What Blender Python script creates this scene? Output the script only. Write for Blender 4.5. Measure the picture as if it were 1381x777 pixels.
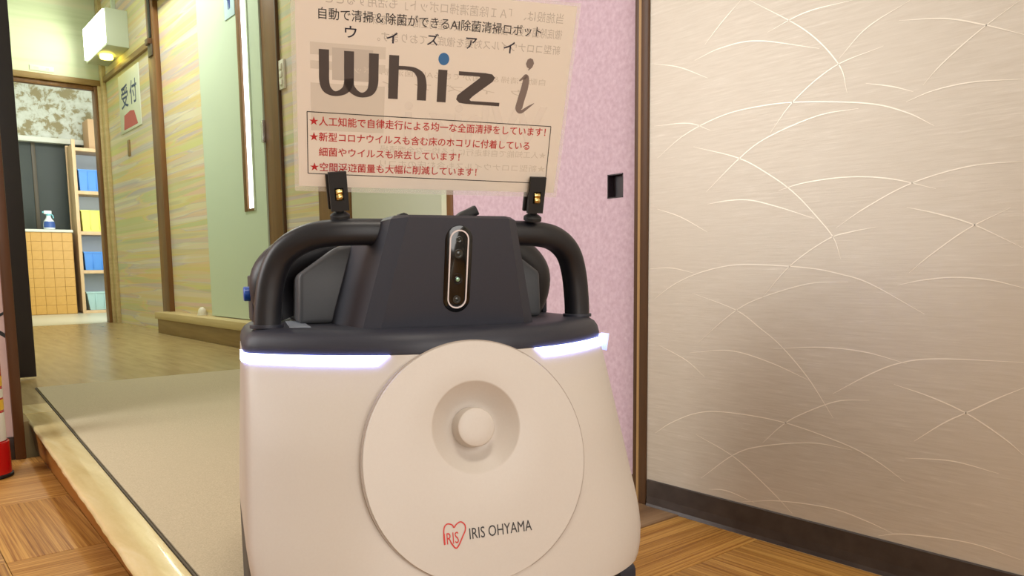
import bpy, bmesh, math, random
from mathutils import Vector, Matrix
random.seed(7)
for o in list(bpy.data.objects): bpy.data.objects.remove(o)
SC = bpy.context.scene
COL = SC.collection

# ------------------------------------------------------------------ camera
FPX, CY, W, H = 1052.0, 478.0, 1381, 777
CAMZ = 0.45
def cam_axes(yaw, pitch, roll):
    f = Vector((math.sin(yaw)*math.cos(pitch), math.cos(yaw)*math.cos(pitch), -math.sin(pitch)))
    r = Vector((math.cos(yaw), -math.sin(yaw), 0)); d = f.cross(r)
    return r*math.cos(roll)+d*math.sin(roll), -r*math.sin(roll)+d*math.cos(roll), f
r_, d_, f_ = cam_axes(math.radians(39.7), math.radians(6.27), math.radians(.64))
cd = bpy.data.cameras.new('camera'); cam = bpy.data.objects.new('camera', cd); COL.objects.link(cam)
m = Matrix((r_, -d_, -f_)).transposed().to_4x4(); m.translation = (0, 0, CAMZ)
cam.matrix_world = m
cd.sensor_fit = 'HORIZONTAL'; cd.sensor_width = 36; cd.lens = FPX/W*36
cd.shift_y = (CY-(H/2))/W; cd.shift_x = 0; cd.clip_start = .02
SC.camera = cam

# ------------------------------------------------------------------ world, lights, exposure
SC.view_settings.view_transform = 'Standard'; SC.view_settings.look = 'None'
SC.view_settings.exposure = 0.08; SC.view_settings.gamma = 1.0; SC.view_settings.use_curve_mapping = False
wd = bpy.data.worlds.new('world'); SC.world = wd; wd.use_nodes = True
wd.node_tree.nodes['Background'].inputs[0].default_value = (1, .9, .78, 1)
wd.node_tree.nodes['Background'].inputs[1].default_value = 0.12
def area(name, loc, target, sx, sy, power, col, spread=180):
    l = bpy.data.lights.new(name, 'AREA'); l.shape = 'RECTANGLE'; l.size = sx; l.size_y = sy
    l.energy = power; l.color = col; l.spread = math.radians(spread)
    o = bpy.data.objects.new(name, l); COL.objects.link(o); o.location = loc
    o.rotation_euler = (Vector(target)-Vector(loc)).to_track_quat('-Z', 'Y').to_euler()
    return o
area('hall_ceiling_lamp', (.2, -.1, 2.6), (.5, .2, 0), .5, .5, 18, (1, .92, .80))
area('rear_fill_panel', (.25, -1.36, .8), (.45, .8, .6), 1.4, 1.4, 32, (1, .97, .93))  # unseen fill light added behind the camera to brighten sheet and shell
area('entrance_glass_door', (-1.27, 2.2, 1.15), (1.1, 2.2, 1.0), .85, 1.7, 40, (.98, 1, 1))
area('corridor_ceiling_lamp', (1.15, 5.3, 2.85), (1.15, 5.3, 0), .3, 1.3, 42, (.97, 1, .91))
area('landing_ceiling_lamp', (.75, 2.2, 2.7), (.75, 2.2, 0), .4, .4, 8, (1, .97, .88))
area('back_room_lamp', (1.5, 8.35, 2.6), (1.95, 9.9, .9), 1.0, .5, 26, (.96, 1, 1))
area('back_room_fill', (2.2, 7.96, 1.2), (2.15, 10, 1.1), .6, 1.6, 22, (.92, .97, 1))  # hidden panel added to throw cool light into the shelf bays

# ------------------------------------------------------------------ materials
def lin(c):
    return tuple(((v/255)/12.92 if v/255 <= .04045 else ((v/255+.055)/1.055)**2.4) for v in c)+(1,)
def mat(name, col, rough=.5, metal=0, spec=.5, emit=None, estr=0, coat=0):
    m = bpy.data.materials.new(name); m.use_nodes = True
    b = m.node_tree.nodes['Principled BSDF']
    b.inputs['Base Color'].default_value = lin(col); b.inputs['Roughness'].default_value = rough
    b.inputs['Metallic'].default_value = metal; b.inputs['Specular IOR Level'].default_value = spec
    b.inputs['Coat Weight'].default_value = coat
    if emit is not None:
        b.inputs['Emission Color'].default_value = emit; b.inputs['Emission Strength'].default_value = estr
    return m
class N:
    def __init__(s, m): s.m = m; s.t = m.node_tree; s.b = s.t.nodes['Principled BSDF']
    def new(s, typ, **kw):
        n = s.t.nodes.new(typ)
        for k, v in kw.items(): setattr(n, k, v)
        return n
    def link(s, a, b): s.t.links.new(a, b)
    def coords(s, scale, out='Object', rot=(0, 0, 0)):
        tc = s.new('ShaderNodeTexCoord'); mp = s.new('ShaderNodeMapping')
        mp.inputs['Scale'].default_value = scale; mp.inputs['Rotation'].default_value = rot
        s.link(tc.outputs[out], mp.inputs['Vector']); return mp.outputs['Vector']
    def noise(s, vec, scale=1, detail=3, rough=.5, dist=0):
        n = s.new('ShaderNodeTexNoise'); n.inputs['Scale'].default_value = scale
        n.inputs['Detail'].default_value = detail; n.inputs['Roughness'].default_value = rough
        n.inputs['Distortion'].default_value = dist
        s.link(vec, n.inputs['Vector']); return n.outputs['Fac']
    def ramp(s, fac, stops, interp='LINEAR'):
        r = s.new('ShaderNodeValToRGB'); r.color_ramp.interpolation = interp
        el = r.color_ramp.elements
        while len(el) < len(stops): el.new(.5)
        for e, (p, c) in zip(el, stops): e.position = p; e.color = lin(c)
        s.link(fac, r.inputs['Fac']); return r.outputs['Color']
    def mix(s, fac, a, b, typ='MIX'):
        x = s.new('ShaderNodeMix', data_type='RGBA', blend_type=typ)
        if isinstance(fac, float): x.inputs[0].default_value = fac
        else: s.link(fac, x.inputs[0])
        for v, i in ((a, 6), (b, 7)):
            if isinstance(v, tuple): x.inputs[i].default_value = v
            else: s.link(v, x.inputs[i])
        return x.outputs[2]
    def col(s, c): s.link(c, s.b.inputs['Base Color'])
    def bump(s, h, strength=.2, dist=.002):
        b = s.new('ShaderNodeBump'); b.inputs['Strength'].default_value = strength; b.inputs['Distance'].default_value = dist
        s.link(h, b.inputs['Height']); s.link(b.outputs['Normal'], s.b.inputs['Normal'])
def speckle(name, c1, c2, scale, rough=.6, bump=.15, spec=.4, dist=.001, detail=4, metal=0):
    m = mat(name, c1, rough, metal, spec); n = N(m); v = n.coords((scale,)*3)
    f = n.noise(v, 1, detail, .6); n.col(n.ramp(f, [(.3, c1), (.7, c2)])); n.bump(f, bump, dist); return m
def wood(name, c1, c2, sc, rough=.4, bump=.1, spec=.4):
    m = mat(name, c1, rough, 0, spec); n = N(m); v = n.coords(sc)
    f = n.noise(v, 1, 5, .6, .4); n.col(n.ramp(f, [(.3, c1), (.7, c2)])); n.bump(f, bump, .001); return m

M = {}
# champagne foil wallpaper with fine horizontal streaks
m = mat('champagne_wallpaper', (200, 190, 174), .48, .34, .6); n = N(m)
f1 = n.noise(n.coords((2, 16, 260)), 1, 5, .7); f2 = n.noise(n.coords((3, 3, 3)), 1, 2)
n.col(n.mix(f2, n.ramp(f1, [(.25, (182, 171, 154)), (.6, (204, 196, 182)), (.75, (226, 220, 208))]), lin((202, 193, 178))))
n.bump(f1, .3, .0006); M['champ'] = m
M['stroke'] = mat('pale_grass_print', (238, 230, 214), .35, .2, .6)
m = mat('striped_wallpaper', (220, 200, 150), .6); n = N(m)
def strokes(sc, stops, seed):
    v = n.coords(sc); nz = n.new('ShaderNodeTexNoise'); nz.inputs['Scale'].default_value = .9; nz.inputs['Detail'].default_value = 3
    n.link(v, nz.inputs['Vector'])
    ad = n.new('ShaderNodeVectorMath', operation='MULTIPLY_ADD'); ad.inputs[1].default_value = (.5, .5, .5); n.link(nz.outputs['Color'], ad.inputs[0]); n.link(v, ad.inputs[2])
    vo = n.new('ShaderNodeTexVoronoi', feature='SMOOTH_F1'); vo.inputs['Smoothness'].default_value = .25; vo.inputs['Scale'].default_value = 1; n.link(ad.outputs[0], vo.inputs['Vector'])
    sp = n.new('ShaderNodeSeparateColor'); n.link(vo.outputs['Color'], sp.inputs[0])
    return n.ramp(sp.outputs[seed], stops)
A = strokes((1, .75, 24), [(.1, (190, 194, 146)), (.25, (224, 192, 136)), (.4, (208, 206, 140)), (.52, (222, 186, 166)), (.66, (186, 178, 186)), (.8, (224, 214, 194)), (.95, (216, 200, 156))], 0)
B = strokes((1, .55, 38), [(.1, (182, 172, 180)), (.3, (222, 216, 190)), (.5, (222, 178, 138)), (.7, (202, 204, 136)), (.9, (218, 196, 192))], 1)
n.col(n.mix(.33, A, B)); M['stripe'] = m
m = mat('pale_green_wallpaper', (208, 210, 172), .5); n = N(m)
f = n.noise(n.coords((.6, 1, 14)), 1, 3, .5, .2); n.col(n.ramp(f, [(.3, (194, 204, 172)), (.5, (208, 216, 188)), (.7, (216, 216, 190))])); M['endwall'] = m
m = mat('floral_wallpaper', (200, 200, 190), .7); n = N(m)
f = n.noise(n.coords((9, 9, 9)), 1, 6, .65, .3); n.col(n.ramp(f, [(.44, (146, 134, 98)), (.52, (196, 198, 184)), (.7, (212, 214, 204))])); M['floral'] = m
m = mat('pink_flocked_panel', (222, 190, 202), .8, 0, .2); n = N(m)
f = n.noise(n.coords((110, 110, 110)), 1, 3, .6); n.col(n.ramp(f, [(.3, (202, 174, 188)), (.5, (211, 185, 199)), (.7, (220, 197, 209))])); n.bump(f, .25, .001); M['pink'] = m
M['brown'] = wood('brown_stained_wood', (104, 70, 38), (132, 92, 54), (14, 14, 1.2), .4)
M['brown_dark'] = wood('dark_brown_wood', (74, 50, 30), (98, 68, 42), (14, 14, 1.2), .45)
M['tan_edge'] = wood('light_tan_wood_edge', (176, 140, 92), (196, 160, 110), (14, 14, 1.2), .5)
M['orange_post'] = wood('orange_brown_post', (72, 43, 22), (90, 55, 28), (14, 14, 1.2), .35)
M['rail_h'] = wood('brown_rail', (128, 100, 58), (150, 122, 78), (6, 1.2, 14), .45)
M['sill'] = wood('pale_pine_sill', (186, 164, 116), (206, 184, 138), (9, 1.2, 30), .45)
M['kick'] = wood('pine_kick_board', (132, 104, 66), (160, 130, 88), (9, 1.6, 26), .5)
M['black_board'] = mat('black_purple_board', (38, 28, 34), .35)
M['baseboard'] = speckle('charcoal_vinyl_baseboard', (52, 44, 40), (66, 57, 52), 30, .38, .1)
m = mat('worn_threshold', (120, 92, 62), .5); n = N(m); f = n.noise(n.coords((2, 30, 10)), 1, 5, .6); n.col(n.ramp(f, [(.3, (96, 68, 44)), (.6, (132, 102, 72)), (.8, (166, 140, 108))])); M['threshold'] = m
m = mat('yellow_varnished_nosing', (206, 176, 112), .22, 0, .55, coat=.2); n = N(m)
f = n.noise(n.coords((16, 2.2, 16)), 1, 5, .6, 1.2); g = n.noise(n.coords((60, 40, 60)), 1, 3)
n.col(n.ramp(f, [(.3, (206, 182, 124)), (.55, (220, 198, 144)), (.75, (228, 210, 164))])); n.bump(g, .22, .002); M['nosing'] = m
M['riser'] = wood('amber_riser_wood', (132, 80, 30), (160, 102, 46), (14, 1.3, 26), .35)
m = mat('grey_beige_carpet', (158, 144, 116), .95, 0, .1); n = N(m)
f = n.noise(n.coords((420, 420, 420)), 1, 2, .7); g = n.noise(n.coords((2.5, 2.5, 2.5)), 1, 3)
n.col(n.mix(g, n.ramp(f, [(.3, (168, 154, 128)), (.7, (214, 200, 170))]), lin((190, 176, 148)))); n.bump(f, .5, .0015); M['carpet'] = m
M['carpet_edge'] = mat('dark_carpet_edge', (84, 76, 60), .8)
m = mat('vinyl_wood_floor', (160, 138, 92), .27, 0, .5); n = N(m)
f = n.noise(n.coords((26, 3, 1), rot=(0, 0, .25)), 1, 5, .6); n.col(n.ramp(f, [(.3, (154, 130, 88)), (.6, (172, 150, 104)), (.8, (184, 163, 120))])); M['vinyl'] = m
m = mat('pale_room_floor', (206, 200, 178), .35); M['roomfloor'] = m
def parquet(name, along):
    m = mat(name, (190, 130, 60), .55, 0, .3); n = N(m)
    v = n.coords((1, 1, 1)); sp = n.new('ShaderNodeSeparateXYZ'); n.link(v, sp.inputs[0])
    k = n.new('ShaderNodeMath', operation='MULTIPLY'); k.inputs[1].default_value = 1/.0125
    n.link(sp.outputs['Y' if along == 'X' else 'X'], k.inputs[0])
    fl = n.new('ShaderNodeMath', operation='FLOOR'); n.link(k.outputs[0], fl.inputs[0])
    wn = n.new('ShaderNodeTexWhiteNoise', noise_dimensions='1D'); n.link(fl.outputs[0], wn.inputs['W'])
    fr = n.new('ShaderNodeMath', operation='FRACT'); n.link(k.outputs[0], fr.inputs[0])
    gap = n.ramp(fr.outputs[0], [(0, (120, 78, 34)), (.1, (255, 255, 255)), (.9, (255, 255, 255)), (1, (120, 78, 34))])
    g = n.noise(n.coords((3, 220, 1) if along == 'X' else (220, 3, 1)), 1, 4, .6, .04)
    base = n.ramp(wn.outputs['Value'], [(0, (174, 126, 58)), (.5, (188, 140, 70)), (1, (198, 151, 80))])
    gr = n.ramp(g, [(.35, (168, 130, 96)), (.6, (255, 255, 255))])
    c = n.mix(.75, base, gr, 'MULTIPLY'); n.col(n.mix(.35, c, gap, 'MULTIPLY'))
    return m
M['parqX'] = parquet('parquet_strips_lengthwise', 'X'); M['parqY'] = parquet('parquet_strips_crosswise', 'Y')
M['subfloor'] = wood('floor_joint_wood', (126, 84, 38), (140, 94, 44), (3, 3, 3), .5)
M['green_door'] = mat('pale_green_door_paint', (198, 212, 192), .38)
M['cream_door'] = mat('cream_door_paint', (206, 208, 190), .4)
M['white_plastic'] = mat('warm_white_plastic', (222, 216, 200), .4)
M['ceil'] = speckle('ceiling_board', (216, 214, 208), (204, 202, 196), 4, .8)
M['pinkish_wall'] = speckle('pinkish_plaster', (196, 166, 158), (206, 178, 170), 20, .7)
M['black'] = mat('black_ink', (14, 12, 12), .5)
M['red'] = mat('extinguisher_red', (196, 14, 22), .25, 0, .6, coat=.3)
M['label_white'] = mat('label_white', (225, 222, 214), .4)
M['label_yellow'] = mat('label_yellow', (226, 180, 40), .4)
M['chrome'] = mat('chrome', (200, 200, 205), .2, 1)
M['lamp_glow'] = mat('lit_lamp_cover', (255, 255, 240), .4, emit=(.95, 1, .82, 1), estr=9)
M['lamp_yellow'] = mat('lit_pilot_lamp', (255, 230, 120), .4, emit=(1, .78, .12, 1), estr=9)
M['lamp_case'] = mat('lamp_case_grey_white', (196, 206, 186), .4)
M['lit_glass'] = mat('lit_frosted_glass', (245, 255, 255), .3, emit=(.93, 1, 1, 1), estr=3.2)
M['sign_white'] = mat('sign_white', (218, 222, 206), .4)
M['sign_pale_blue'] = mat('sign_pale_blue', (200, 226, 240), .3)
M['sign_blue'] = mat('sign_blue', (34, 58, 140), .45)
M['sign_navy'] = mat('sign_navy', (52, 72, 120), .5)
M['sign_red'] = mat('sign_red', (190, 84, 84), .5)
M['dark_glass'] = mat('dark_cabinet_glass', (66, 71, 68), .6, 0, .5)
M['mullion'] = mat('mullion_brown', (84, 74, 58), .5)
M['ledge'] = mat('ledge_white', (214, 214, 200), .45)
M['tan_tile'] = speckle('tan_counter_tile', (196, 148, 70), (208, 160, 82), 12, .4)
M['tan_grout'] = mat('tan_grout', (166, 122, 56), .6)
M['pine'] = wood('pine_shelf', (206, 172, 130), (222, 190, 150), (10, 10, 1.5), .5)
M['shelf_back'] = mat('pale_blue_back_panel', (206, 216, 226), .6)
M['bin_blue'] = mat('blue_plastic_bin', (70, 140, 224), .35)
M['bin_yellow'] = mat('yellow_plastic_bin', (222, 220, 96), .35)
M['bin_clear'] = mat('pale_teal_bin', (176, 210, 210), .3)
M['cardboard'] = mat('cardboard', (196, 160, 122), .7)
M['bottle'] = mat('bottle_white', (226, 232, 236), .25)
M['bottle_cap'] = mat('bottle_teal', (120, 190, 200), .3)
M['bottle_label'] = mat('bottle_label_blue', (60, 90, 160), .4)
# robot
M['shell'] = speckle('robot_white_shell', (198, 188, 178), (200, 191, 181), 400, .42, .06, .5, .0003)
M['deck'] = speckle('robot_charcoal_plastic', (38, 39, 50), (41, 42, 53), 500, .5, .08, .5, .0003)
M['deck2'] = speckle('robot_grey_plastic', (70, 71, 74), (73, 74, 77), 500, .5, .08, .5, .0003)
M['handle'] = speckle('robot_black_handle', (22, 22, 27), (25, 25, 30), 400, .42, .08, .5, .0003)
M['gap_shade'] = mat('taupe_gap_shade', (164, 150, 138), .6)  # shade of the groove around the round cover, put into a colour
M['rubber'] = mat('black_rubber', (20, 19, 20), .6)
M['led'] = mat('blue_white_light_strip', (235, 238, 255), .3, emit=(.30, .36, 1, 1), estr=9)
M['fin'] = mat('translucent_light_end', (200, 215, 255), .2, emit=(.4, .5, 1, 1), estr=1.1)
M['glass_black'] = mat('black_sensor_glass', (8, 8, 10), .1, 0, .6)
M['ring_white'] = mat('white_sensor_ring', (226, 214, 214), .35)
M['lens'] = mat('lens_grey', (56, 58, 56), .2, .3)
M['lens_green'] = mat('lens_green_glint', (150, 190, 165), .15, .5)
M['lens_dark'] = mat('lens_black', (12, 14, 18), .08)
M['blue_btn'] = mat('blue_button', (24, 84, 190), .35)
M['logo_red'] = mat('logo_red', (196, 40, 30), .45)
M['logo_black'] = mat('logo_black', (34, 28, 28), .45)
M['deck_label'] = mat('deck_grey_label', (150, 158, 170), .4)
M['paper'] = mat('notice_paper', (246, 237, 225), .35, 0, .5)
n = N(M['paper']); tl = n.new('ShaderNodeBsdfTranslucent'); tl.inputs[0].default_value = lin((246, 237, 225)); mxs = n.new('ShaderNodeMixShader'); mxs.inputs[0].default_value = .38
n.link(n.b.outputs[0], mxs.inputs[1]); n.link(tl.outputs[0], mxs.inputs[2]); n.link(mxs.outputs[0], n.t.nodes['Material Output'].inputs[0])
M['ghost'] = mat('show_through_print', (216, 204, 188), .35)
M['ghost0'] = mat('show_through_faint', (228, 216, 202), .35)
M['ghost2'] = mat('show_through_grey', (198, 186, 172), .35)
M['ghost3'] = mat('show_through_dark_grey', (170, 152, 136), .35)
M['ink_grey'] = mat('logo_grey_ink', (74, 64, 60), .4)
M['ink_taupe'] = mat('logo_taupe_ink', (128, 112, 104), .4)
M['ink_blue'] = mat('logo_blue_ink', (52, 108, 160), .4)
M['ink_navy'] = mat('navy_ink', (24, 20, 40), .4)
M['ink_black'] = mat('black_print', (40, 34, 30), .4)
M['ink_red'] = mat('red_print', (186, 40, 40), .4)
M['brass'] = mat('brass_spring', (214, 186, 120), .25, 1)
m = bpy.data.materials.new('clear_laminate'); m.use_nodes = True; t = m.node_tree
for x in list(t.nodes): t.nodes.remove(x)
o_ = t.nodes.new('ShaderNodeOutputMaterial'); mx = t.nodes.new('ShaderNodeMixShader'); tr = t.nodes.new('ShaderNodeBsdfTransparent')
pb = t.nodes.new('ShaderNodeBsdfPrincipled'); pb.inputs['Base Color'].default_value = (.85, .8, .72, 1); pb.inputs['Roughness'].default_value = .15
mx.inputs[0].default_value = .28
t.links.new(tr.outputs[0], mx.inputs[1]); t.links.new(pb.outputs[0], mx.inputs[2]); t.links.new(mx.outputs[0], o_.inputs[0]); M['film'] = m

# ------------------------------------------------------------------ helpers
def link(name, me, material, parent=None, smooth=None):
    me.name = name
    if material is not None and not me.materials: me.materials.append(M[material] if isinstance(material, str) else material)
    if smooth is not None:
        me.shade_smooth(); me.set_sharp_from_angle(angle=math.radians(smooth))
    o = bpy.data.objects.new(name, me); COL.objects.link(o)
    if parent is not None: o.parent = parent
    return o
def from_bm(name, bm, material, parent=None, smooth=None):
    bmesh.ops.recalc_face_normals(bm, faces=bm.faces)
    me = bpy.data.meshes.new(name); bm.to_mesh(me); bm.free()
    return link(name, me, material, parent, smooth)
def bm_box(bm, x0, x1, y0, y1, z0, z1, bev=0):
    b2 = bmesh.new(); bmesh.ops.create_cube(b2, size=1)
    for v in b2.verts: v.co = (x0+(v.co.x+.5)*(x1-x0), y0+(v.co.y+.5)*(y1-y0), z0+(v.co.z+.5)*(z1-z0))
    if bev: bmesh.ops.bevel(b2, geom=b2.edges[:], offset=bev, segments=2, affect='EDGES', profile=.5)
    me = bpy.data.meshes.new('tmp'); b2.to_mesh(me); b2.free(); bm.from_mesh(me); bpy.data.meshes.remove(me)
def box(name, b, material, parent=None, bev=.002):
    """b = (x0,x1,y0,y1,z0,z1) in world (or parent) coordinates; the object's origin goes to the centre of its base"""
    x0, x1, y0, y1, z0, z1 = b; cx, cy = (x0+x1)/2, (y0+y1)/2
    bm = bmesh.new(); bm_box(bm, x0-cx, x1-cx, y0-cy, y1-cy, 0, z1-z0, min(bev, .3*min(x1-x0, y1-y0, z1-z0)))
    o = from_bm(name, bm, material, parent, 30); o.location = (cx, cy, z0); return o
def prism(name, pts, z0, z1, material, parent=None, bev=0, smooth=30):
    bm = bmesh.new(); n = len(pts)
    lo = [bm.verts.new((x, y, z0)) for x, y in pts]; hi = [bm.verts.new((x, y, z1)) for x, y in pts]
    bm.faces.new(lo[::-1]); bm.faces.new(hi)
    for i in range(n): bm.faces.new((lo[i], lo[(i+1) % n], hi[(i+1) % n], hi[i]))
    bmesh.ops.recalc_face_normals(bm, faces=bm.faces)
    if bev: bmesh.ops.bevel(bm, geom=bm.edges[:], offset=bev, segments=2, affect='EDGES', profile=.5)
    return from_bm(name, bm, material, parent, smooth)
def empty(name, loc, rz=0):
    o = bpy.data.objects.new(name, None); COL.objects.link(o); o.location = loc; o.rotation_euler = (0, 0, rz); o.empty_display_size = .05; return o
def tag(o, label, cat, group=None):
    o['label'] = label; o['category'] = cat
    if group: o['group'] = group
    return o
def struct(o, label, cat):
    o['label'] = label; o['category'] = cat; o['kind'] = 'structure'; return o
def loft(rings, cap0=True, cap1=True, close=True):
    bm = bmesh.new(); R = [[bm.verts.new(p) for p in r] for r in rings]; n = len(R[0])
    for a, b in zip(R, R[1:]):
        for i in range(n if close else n-1): bm.faces.new((a[i], a[(i+1) % n], b[(i+1) % n], b[i]))
    if cap0: bm.faces.new(R[0][::-1])
    if cap1: bm.faces.new(R[-1])
    return bm
def lathe(prof, seg=32, capb=True, capt=True):
    return loft([[(r*math.cos(2*math.pi*i/seg), r*math.sin(2*math.pi*i/seg), z) for i in range(seg)] for r, z in prof], capb, capt)
def cyl(name, c, r, h, material, parent=None, axis='Z', seg=24, r2=None):
    r2 = r if r2 is None else r2; b = min(r, r2, h)*.12
    bm = lathe([(r-b, 0), (r, b), (r2, h-b), (r2-b, h)], seg)
    if axis == 'Y': bmesh.ops.rotate(bm, verts=bm.verts, matrix=Matrix.Rotation(math.radians(90), 3, 'X'))   # points to -Y
    if axis == 'X': bmesh.ops.rotate(bm, verts=bm.verts, matrix=Matrix.Rotation(math.radians(-90), 3, 'Y'))  # points to -X
    o = from_bm(name, bm, material, parent, 40); o.location = c; return o
def catmull(P, k=6):
    P = [Vector(p) for p in P]; Q = [P[0]*2-P[1]]+P+[P[-1]*2-P[-2]]; out = []
    for i in range(1, len(Q)-2):
        a, b, c, d = Q[i-1:i+3]
        for j in range(k):
            t = j/k; out.append(.5*((2*b)+(c-a)*t+(2*a-5*b+4*c-d)*t*t+(3*b-a-3*c+d)*t**3))
    out.append(P[-1]); return out
def sweep(path, sec, up):
    """rounded-rectangle section (list of 2-D points) swept along a path; up = section's second axis"""
    rings = []; up = Vector(up)
    for i, p in enumerate(path):
        t = (path[min(i+1, len(path)-1)]-path[max(i-1, 0)]).normalized()
        b = (up-t*up.dot(t)).normalized(); a = t.cross(b)
        rings.append([p+a*u+b*v for u, v in sec])
    return loft(rings)
def rrect(w, h, r, k=5):
    out = []
    for cx, cy, a0 in ((w/2-r, h/2-r, 0), (-w/2+r, h/2-r, 90), (-w/2+r, -h/2+r, 180), (w/2-r, -h/2+r, 270)):
        for i in range(k+1):
            a = math.radians(a0+90*i/k); out.append((cx+r*math.cos(a), cy+r*math.sin(a)))
    return out
def stroke2d(P, k=8):
    """variable-width flat stroke: P = (x, y, half width) -> bmesh in the XY plane"""
    Q = catmull([(x, y, w) for x, y, w in P], k) if len(P) > 2 else [Vector(p) for p in P]
    bm = bmesh.new(); L = []
    for i, q in enumerate(Q):
        t = Q[min(i+1, len(Q)-1)].xy-Q[max(i-1, 0)].xy; t.normalize(); nn = Vector((-t.y, t.x)); w = max(q.z, 1e-5)
        L.append((bm.verts.new((q.x+nn.x*w, q.y+nn.y*w, 0)), bm.verts.new((q.x-nn.x*w, q.y-nn.y*w, 0))))
    for a, b in zip(L, L[1:]): bm.faces.new((a[0], a[1], b[1], b[0]))
    return bm
def poly2d(P):
    bm = bmesh.new(); bm.faces.new([bm.verts.new((x, y, 0)) for x, y in P]); return bm
def flat(name, bm, material, parent, mtx):
    for f in bm.faces:
        f.normal_update()
        if f.normal.z < 0: f.normal_flip()
    me = bpy.data.meshes.new(name); bm.to_mesh(me); bm.free(); me.transform(mtx)
    return link(name, me, material, parent)
def text(name, s, x0, x1, y0, y1, material, parent, mtx, mirror=False, bold=0.0):
    cu = bpy.data.curves.new('txt', 'FONT'); cu.body = s; cu.offset = bold; cu.resolution_u = 3
    to = bpy.data.objects.new('txt', cu); COL.objects.link(to)
    bpy.context.view_layer.update()
    me = bpy.data.meshes.new_from_object(to.evaluated_get(bpy.context.evaluated_depsgraph_get()))
    bpy.data.objects.remove(to); bpy.data.curves.remove(cu)
    if not me.vertices: return None
    xs = [v.co.x for v in me.vertices]; ys = [v.co.y for v in me.vertices]
    a, b, c, d = min(xs), max(xs), min(ys), max(ys)
    for v in me.vertices:
        u = (v.co.x-a)/(b-a); w = (v.co.y-c)/(d-c)
        if mirror: u = 1-u
        v.co = (x0+u*(x1-x0), y0+w*(y1-y0), 0)
    if mirror: me.flip_normals()
    me.transform(mtx); me.materials.clear()
    return link(name, me, material, parent)

# ================================================================== SETTING
def nosX(Y): return .282+.0536*(Y-1.225)       # outer edge of the step
def matX(Y): return .346+.0636*(Y-1.168)       # inner edge of the nosing = left edge of the carpet
ZL = -.09
# floors
fl = struct(prism('floor', [(nosX(-1.4)+.03, -1.4), (1.12, -1.4), (1.12, .868), (nosX(.868)+.03, .868)], -.05, -.006, 'subfloor'), 'tan parquet floor of the hall beside the champagne wall', 'floor')
fc = struct(prism('floor_corridor', [(.334, .985), (1.135, .985), (1.135, 1.63), (1.80, 1.63), (1.80, 7.83), (.33, 7.83), (.33, 2.77), (.395, 2.77)], -.14, 0, 'vinyl'), 'glossy wood-look vinyl floor of the raised corridor', 'floor')
flw = struct(prism('floor_lower', [(-1.3, -1.4), (.32, -1.4), (.37, 2.66), (-1.3, 2.66)], ZL-.06, ZL-.006, 'subfloor'), 'lower parquet floor at the foot of the step', 'floor')
def tile(parent, poly, ztop, along):
    cx = sum(p[0] for p in poly)/len(poly); cy = sum(p[1] for p in poly)/len(poly)
    pts = [(x-cx, y-cy) for x, y in poly]
    o = prism('parquet_tile', [(p[0]*.9965, p[1]*.9965) for p in pts], -.006, 0, 'parqX' if along == 'X' else 'parqY', parent, .0008)
    o.location = (cx, cy, ztop)
ys = [-1.036, -.601, -.166, .269, .704, .868]
for j, (a, b) in enumerate(zip(ys, ys[1:])):
    for i, (l, r) in enumerate(((None, .675), (.675, 1.110))):
        L0, L1 = (matX(a), matX(b)) if l is None else (l, l)
        tile(fl, [(L0, a), (r, a), (r, b), (L1, b)], 0, 'XY'[(i+j+1) % 2])
def risX(Y): return .331+.0343*(Y-1.476)
ys = [-.04, .395, .83, 1.265, 1.70, 2.135, 2.57, 2.655]
for j, (a, b) in enumerate(zip(ys, ys[1:])):
    for i, (l, r) in enumerate(((-1.135, -.70), (-.70, -.265), (-.265, .17), (.17, None))):
        R0_, R1_ = (risX(a), risX(b)) if r is None else (r, r)
        tile(flw, [(l, a), (R0_, a), (R1_, b), (l, b)], ZL, 'XY'[(i+j) % 2])
struct(prism('trim_1', [(nosX(.868)+.03, .868), (1.135, .868), (1.135, .985), (nosX(.985)+.03, .985)], -.03, .002, 'threshold', bev=.001), 'worn brown wooden threshold strip along the parquet edge', 'threshold')
# step nosing: worn rounded bar, and the riser below it
bm = bmesh.new(); rings = []
rnd = random.Random(3); Y = -1.2
while Y < 2.9:
    j = rnd.uniform(-.001, .001); xo, xi = nosX(Y)+j, matX(Y)-.002
    rings.append([(xi, Y, -.008), (xo+.004, Y, -.008), (xo, Y, -.006), (xo+.001, Y, -.002+j*.5), (xo+.006, Y, .0025), (xi, Y, .003)])
    Y += .035
nb = loft(rings); bm.free()
struct(from_bm('trim_2', nb, 'nosing', None, 50), 'worn glossy yellow wooden nosing of the step beside the carpet', 'step edge')
bm = loft([[(risX(Y), Y, ZL), (nosX(Y)+.003, Y, -.012), (nosX(Y)+.003, Y, -.0085), (nosX(Y)+.05, Y, -.0085), (risX(Y)+.05, Y, ZL)] for Y in (-1.2, 2.76)])
struct(from_bm('trim_3', bm, 'riser', None, 30), 'amber wooden riser under the step nosing', 'step riser')
struct(prism('trim_4', [(nosX(2.9)+.002, 2.902), (matX(2.9)-.002, 2.902), (matX(3.1)-.002, 3.1), (matX(3.1)-.1, 3.1)], -.01, .003, 'nosing'), 'short end piece of the yellow nosing near the black board', 'step edge')

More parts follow.
